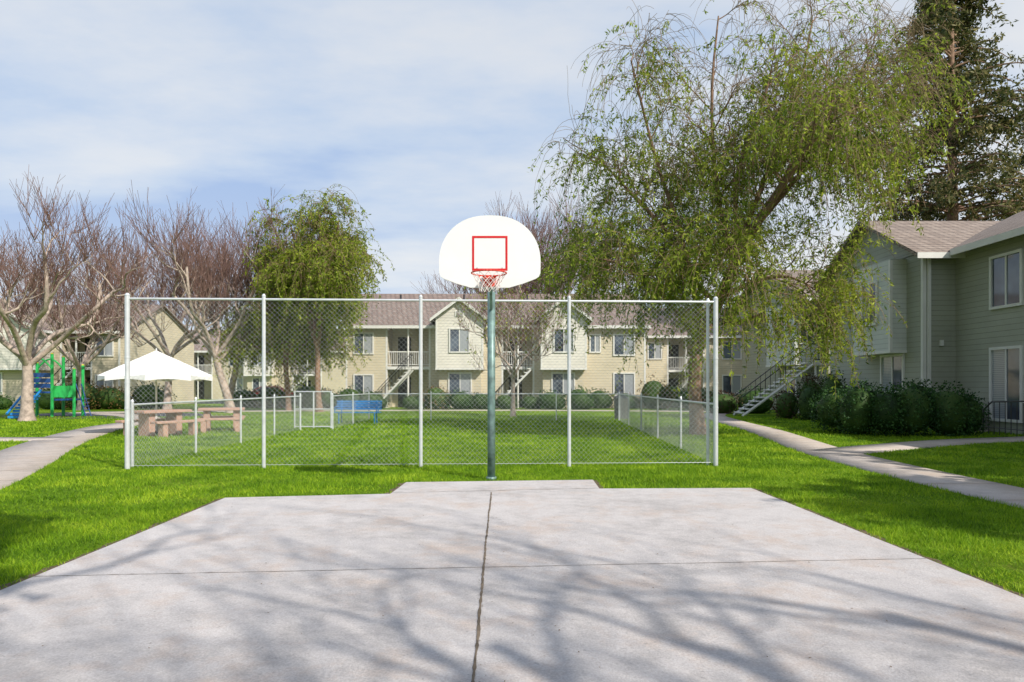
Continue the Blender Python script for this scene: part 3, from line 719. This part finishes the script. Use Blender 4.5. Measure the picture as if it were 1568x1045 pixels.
# bare trees beside and behind the photographer
bare_tree('bare_tree',3.4,-3.4,11,4.6,0.26,0.0,6,4,trmin=0.013)
bare_tree('bare_tree',8.6,-4.0,10.5,4.6,0.26,0.0,6,4,trmin=0.013)
bare_tree('bare_tree',-0.8,-6.5,11,4.6,0.24,0.0,5,4,trmin=0.013)
bare_tree('bare_tree',6.2,-7.0,12,4.8,0.26,0.0,6,4,trmin=0.013)

def weeping(name,limbs,trunk,r0,leaf,n=(9,6,5),lens=((1.4,2.8),(0.7,1.5),(0.8,2.2)),lpn=26,lsz=(0.13,0.035),trm=0.006,leafmask=None,lr=0.13,g3=-0.34):
    e=empty(name)
    P,R=taper_path(trunk,12,r0,r0*0.72);R[0,0]*=1.45;R[0,1]*=1.15
    b=[tubes(P,R,12)]
    LP=np.array([poly_to(l,11) for l in limbs]);LR=np.repeat(np.linspace(lr,lr*.25,11)[None],len(limbs),0); b.append(tubes(LP,LR,8))
    S,SR=spawn(LP,LR,n[0],0.22,1.0,*lens[0],0.6,0.8,0.25,0.02,0.15,7,0.5,0.02,0.3);b.append(tubes(S,SR,5))
    V,F=join(b);np_mesh('trunk_and_limbs',V,F,M['wbark'],e,True)
    S2,SR2=spawn(S,SR,n[1],0.2,1.0,*lens[1],0.6,0.8,0.2,-0.06,0.15,6,0.55,0.010)
    S3,SR3=spawn(S2,SR2,n[2],0.2,1.0,*lens[2],0.5,0.6,0.05,g3,0.10,8,0.5,trm)
    SR3=np.minimum(SR3,trm*1.3)
    V,F=join([tubes(S2,SR2,4),tubes(S3,SR3,3)]);np_mesh('hanging_twigs',V,F,M['wtwig'],e)
    Q=S3
    if leafmask is not None: Q=S3[leafmask(S3[:,0])]
    V,F=leafquads(Q,lpn,lsz[0],lsz[1],0.9,0.03);np_mesh('leaves',V,F,M[leaf],e)
T0=[(5.75,21,-.05),(5.62,21,1.4),(5.75,21,2.8),(6.5,21,4.4),(7.1,21,6.0)]
limbs=[[(7.0,21,5.8),(7.5,20.5,7.5),(8.3,20,9.8),(8.8,20,12.2)],
 [(5.8,21,3.2),(5.2,20.5,5.6),(4.2,20,8.2),(3.4,19.5,10.8)],
 [(5.7,21,2.9),(4.4,20.6,4.4),(3.2,20.2,5.1),(2.4,19.8,5.2)],
 [(7.0,21,5.8),(8.6,20.5,7.8),(10.0,20,9.6),(11.2,20,10.6)],
 [(7.1,21,6.0),(9.3,21.5,8.8),(10.8,22,10.8),(11.6,22,12.4)],
 [(7,21,5.5),(7,23,6.8),(7.5,25,7.8),(7.8,26.5,8)],
 [(7,21,5.5),(7.2,18.8,6.6),(7.6,17.6,7.6),(7.9,17,8.0)],
 [(6.4,21,4.2),(7.2,20.3,4.6),(8.0,20,4.7),(8.5,19.6,4.4)],
 [(6.8,21,5.2),(6.3,21,7.6),(6,20.5,10.2),(6.2,20.5,12.6)],
 [(6.3,21,4),(5.0,22,5.6),(3.8,23,6.2),(3.0,23.5,6.2)],
 [(7.0,21,5.8),(8.8,22.6,8.0),(10.4,24,9.6),(11.4,24.5,10.4)],
 [(6.5,21,4.4),(6.2,19.5,4.8),(6.0,18.6,4.7),(6.0,18.2,4.4)],
 [(6.9,21,5.5),(7.8,20.0,7.2),(8.8,19.3,8.4),(9.6,19,8.8)],
 [(6.9,21,5.5),(6.6,20.0,7.6),(7.0,19.3,9.2),(7.2,19,10.2)],
 [(5.9,21,3.6),(4.9,20.6,5.8),(3.6,20.4,7.2),(2.6,20.2,8.2)],
 [(6.9,21,5.6),(7.6,19.8,7.0),(8.2,19.2,8.4),(8.8,19,9.2)]]
def thin(z0,z1,lo,hi):
    def f(p):
        patch=0.5+0.5*np.sin(p[:,0]*1.9+1.3)*np.sin(p[:,2]*1.7+p[:,1])
        return rng.uniform(size=len(p))>np.clip(lo+(hi-lo)*(p[:,2]-z0)/(z1-z0),lo,hi)+0.45*(patch-0.5)
    return f
weeping('weeping_willow_tree',limbs,T0,0.22,'wleaf',n=(10,7,5),lens=((1.2,2.5),(0.7,1.5),(0.8,2.1)),lpn=30,lsz=(0.14,0.04),lr=0.09,trm=0.0075,leafmask=thin(6.0,12.0,0.14,0.93))
def gen_limbs(x,y,h,s,n,z0,cx=None,cy=None):
    out=[]
    cx=x if cx is None else cx; cy=y if cy is None else cy
    for k in range(n):
        a=2*math.pi*k/n+random.uniform(-.3,.3); q=random.uniform(0.5,1); hh=h*(1.05-0.5*q)
        st=np.array([x,y,z0+random.uniform(-.3,.6)]); o=np.array([cx-x+math.cos(a)*s*q,cy-y+math.sin(a)*s*q,0])
        out.append([st,st+o*.4+[0,0,(hh-z0)*.45],st+o*.8+[0,0,(hh-z0)*.8],st+o+[0,0,hh-z0]])
    return out
weeping('weeping_willow_tree',gen_limbs(-11.1,39,14.2,2.4,9,3.8),[(-11.0,39,0),(-11.1,39,1.5),(-11.1,39,3),(-11.1,39,5.5)],0.18,'wleaf',n=(8,7,5),
   lens=((1.2,2.3),(0.8,1.4),(0.9,2.3)),lpn=24,lsz=(0.2,0.065),trm=0.012,leafmask=thin(8.5,14,0.05,0.85))
weeping('weeping_willow_tree',gen_limbs(-13.6,41,8.0,2.4,7,3.0),[(-13.4,41,0),(-13.5,41,1.5),(-13.6,41,3),(-13.6,41,4.5)],0.16,'wleaf',n=(8,6,5),
   lens=((1.0,2.0),(0.8,1.5),(1.0,2.4)),lpn=18,lsz=(0.2,0.06),trm=0.012)
SH=dict(n=(6,5,4))
LS=((0.8,1.6),(0.6,1.1),(0.5,1.0)); LT=((0.6,1.1),(0.4,0.7),(0.3,0.6))
def trunk(x,y,dx=0,dy=0,h=4): return [(x,y,0),(x+dx*.2,y+dy*.2,h*.35),(x+dx*.5,y+dy*.5,h*.7),(x+dx,y+dy,h)]
weeping('shade_tree',gen_limbs(10.8,4.4,6.8,2.2,8,2.6),trunk(10.8,4.4),0.16,'dleaf',lpn=16,lsz=(0.2,0.13),lens=LS,**SH)
weeping('shade_tree',gen_limbs(14.0,8.6,7.2,1.9,8,3),trunk(14.0,8.6),0.16,'dleaf',lpn=14,lsz=(0.2,0.13),lens=LS,**SH)  # unseen tree, added to shade lawn the building's shadow doesn't reach
weeping('shade_tree',gen_limbs(1.0,-1.6,9.6,1.5,9,5.6,-1.2,0.6),trunk(2.0,-2.6,-1.0,1.0,5.8),0.14,'dleaf',lpn=16,lsz=(0.17,0.11),lens=LT,**SH)

def conifer(name,x,y,h,rad,leaf,z0,n=170,lf=0.34):
    e=empty(name)
    P,R=taper_path([(x,y,0),(x+.1,y,h*.35),(x,y,h*.7),(x,y,h)],24,0.5,0.05);b=[tubes(P,R,10)]
    k=n; t=np.sort(rng.uniform(z0/h,0.99,k)); a=rng.uniform(0,6.283,k)
    Lb=rad*(1-((t-z0/h)/(1-z0/h))**1.6*0.9)*rng.uniform(0.55,1.12,k)
    Ps=[]
    for i in range(k):
        o=np.array([math.cos(a[i]),math.sin(a[i]),0]);s=np.array([x,y,t[i]*h])
        Ps.append(poly_to([s,s+o*Lb[i]*.4+[0,0,0.35],s+o*Lb[i]*.75+[0,0,0.25],s+o*Lb[i]+[0,0,-0.3]],8))
    LP=np.array(Ps);LR=np.repeat(np.linspace(0.09,0.02,8)[None],k,0);b.append(tubes(LP,LR,5))
    V,F=join(b);np_mesh('trunk_and_limbs',V,F,M['wbark'],e)
    S,SR=spawn(LP,LR,10,0.15,1.0,0.7,1.7,0.6,0.8,-0.05,-0.08,0.15,5,0.5,0.012,0.2,0.5)
    V1,F1=tubes(S,SR,3);np_mesh('twigs',V1,F1,M['wtwig'],e)
    V,F=leafquads(S,20,lf,lf*.36,0.3,0.12,0.0);np_mesh('needles',V,F,M[leaf],e)
conifer('redwood_tree',29.6,46,32,7.2,'cleaf',5,n=280)
conifer('redwood_tree',38.5,48,27,5.6,'cleaf',5,n=130)
weeping('brown_leaf_tree',gen_limbs(26.5,33.5,11.5,3.8,9,4),trunk(26.5,33.5,0,0,6),0.25,'bleaf',n=(8,6,5),lens=((1.2,2.4),(0.8,1.5),(0.6,1.3)),lpn=18,lsz=(0.17,0.06),trm=0.012)

# ------------------------------------------------------------------ sky, sun, camera
EL=math.radians(39); AZ=math.radians(135)
w=bpy.data.worlds.new('World');scn.world=w;w.use_nodes=True;nt=w.node_tree
bg=nt.nodes['Background'];bg.inputs['Strength'].default_value=0.14
sky=nt.nodes.new('ShaderNodeTexSky');sky.sky_type='NISHITA';sky.sun_disc=False;sky.sun_elevation=EL;sky.sun_rotation=AZ;sky.air_density=1.0;sky.dust_density=0.6
tc=nt.nodes.new('ShaderNodeTexCoord');sp=nt.nodes.new('ShaderNodeSeparateXYZ');nt.links.new(tc.outputs['Generated'],sp.inputs[0])
zz=mathn(nt,'ADD',mathn(nt,'MAXIMUM',sp.outputs[2],0.0),0.12)
cb=nt.nodes.new('ShaderNodeCombineXYZ')
nt.links.new(mathn(nt,'MULTIPLY',mathn(nt,'DIVIDE',sp.outputs[0],zz),0.8),cb.inputs[0]);nt.links.new(mathn(nt,'MULTIPLY',mathn(nt,'DIVIDE',sp.outputs[1],zz),1.2),cb.inputs[1]);cb.inputs[2].default_value=3.7
n1=noise(nt,cb.outputs[0],0.55,7,0.55); n2=noise(nt,cb.outputs[0],1.7,6,0.55)
left=mathn(nt,'MULTIPLY',sp.outputs[0],0.12)
f=mathn(nt,'ADD',mathn(nt,'ADD',mathn(nt,'MULTIPLY',n1,0.65),mathn(nt,'MULTIPLY',n2,0.35)),left)
fac=ramp(nt,sp.outputs[2],[(0.0,(0.95,)*3),(0.3,(0.9,)*3),(0.9,(0.75,)*3)])
cc=ramp(nt,f,[(0.38,(0.36,0.55,0.92)),(0.46,(0.62,0.76,0.98)),(0.54,(0.85,0.91,1.0)),(0.62,(1.0,1.0,1.0))])
hz=ramp(nt,sp.outputs[2],[(0.0,(0.7,)*3),(0.20,(0.3,)*3),(0.45,(0.0,)*3)])
cc=mixc(nt,cc,(0.92,0.955,1.0),hz)
sc=nt.nodes.new('ShaderNodeVectorMath');sc.operation='SCALE';sc.inputs[3].default_value=6.3;nt.links.new(cc,sc.inputs[0])
nt.links.new(mixc(nt,sky.outputs[0],sc.outputs[0],fac),bg.inputs['Color'])
sl=bpy.data.lights.new('sun','SUN');sl.energy=5.0;sl.angle=math.radians(0.7);sl.color=(1,0.94,0.85)
so=bpy.data.objects.new('sun',sl);COL.objects.link(so)
d=Vector((-math.sin(AZ)*math.cos(EL),-math.cos(AZ)*math.cos(EL),-math.sin(EL)))
so.rotation_euler=d.to_track_quat('-Z','Y').to_euler();so.location=(10,-10,20)
cam=bpy.data.cameras.new('camera');co=bpy.data.objects.new('camera',cam);COL.objects.link(co)
co.location=(0,0,1.5);co.rotation_euler=(math.radians(90),0,0);cam.lens=24;cam.sensor_width=36;cam.shift_y=0.0437;cam.clip_end=2000
scn.camera=co
scn.view_settings.view_transform='Standard';scn.view_settings.look='None';scn.view_settings.exposure=0
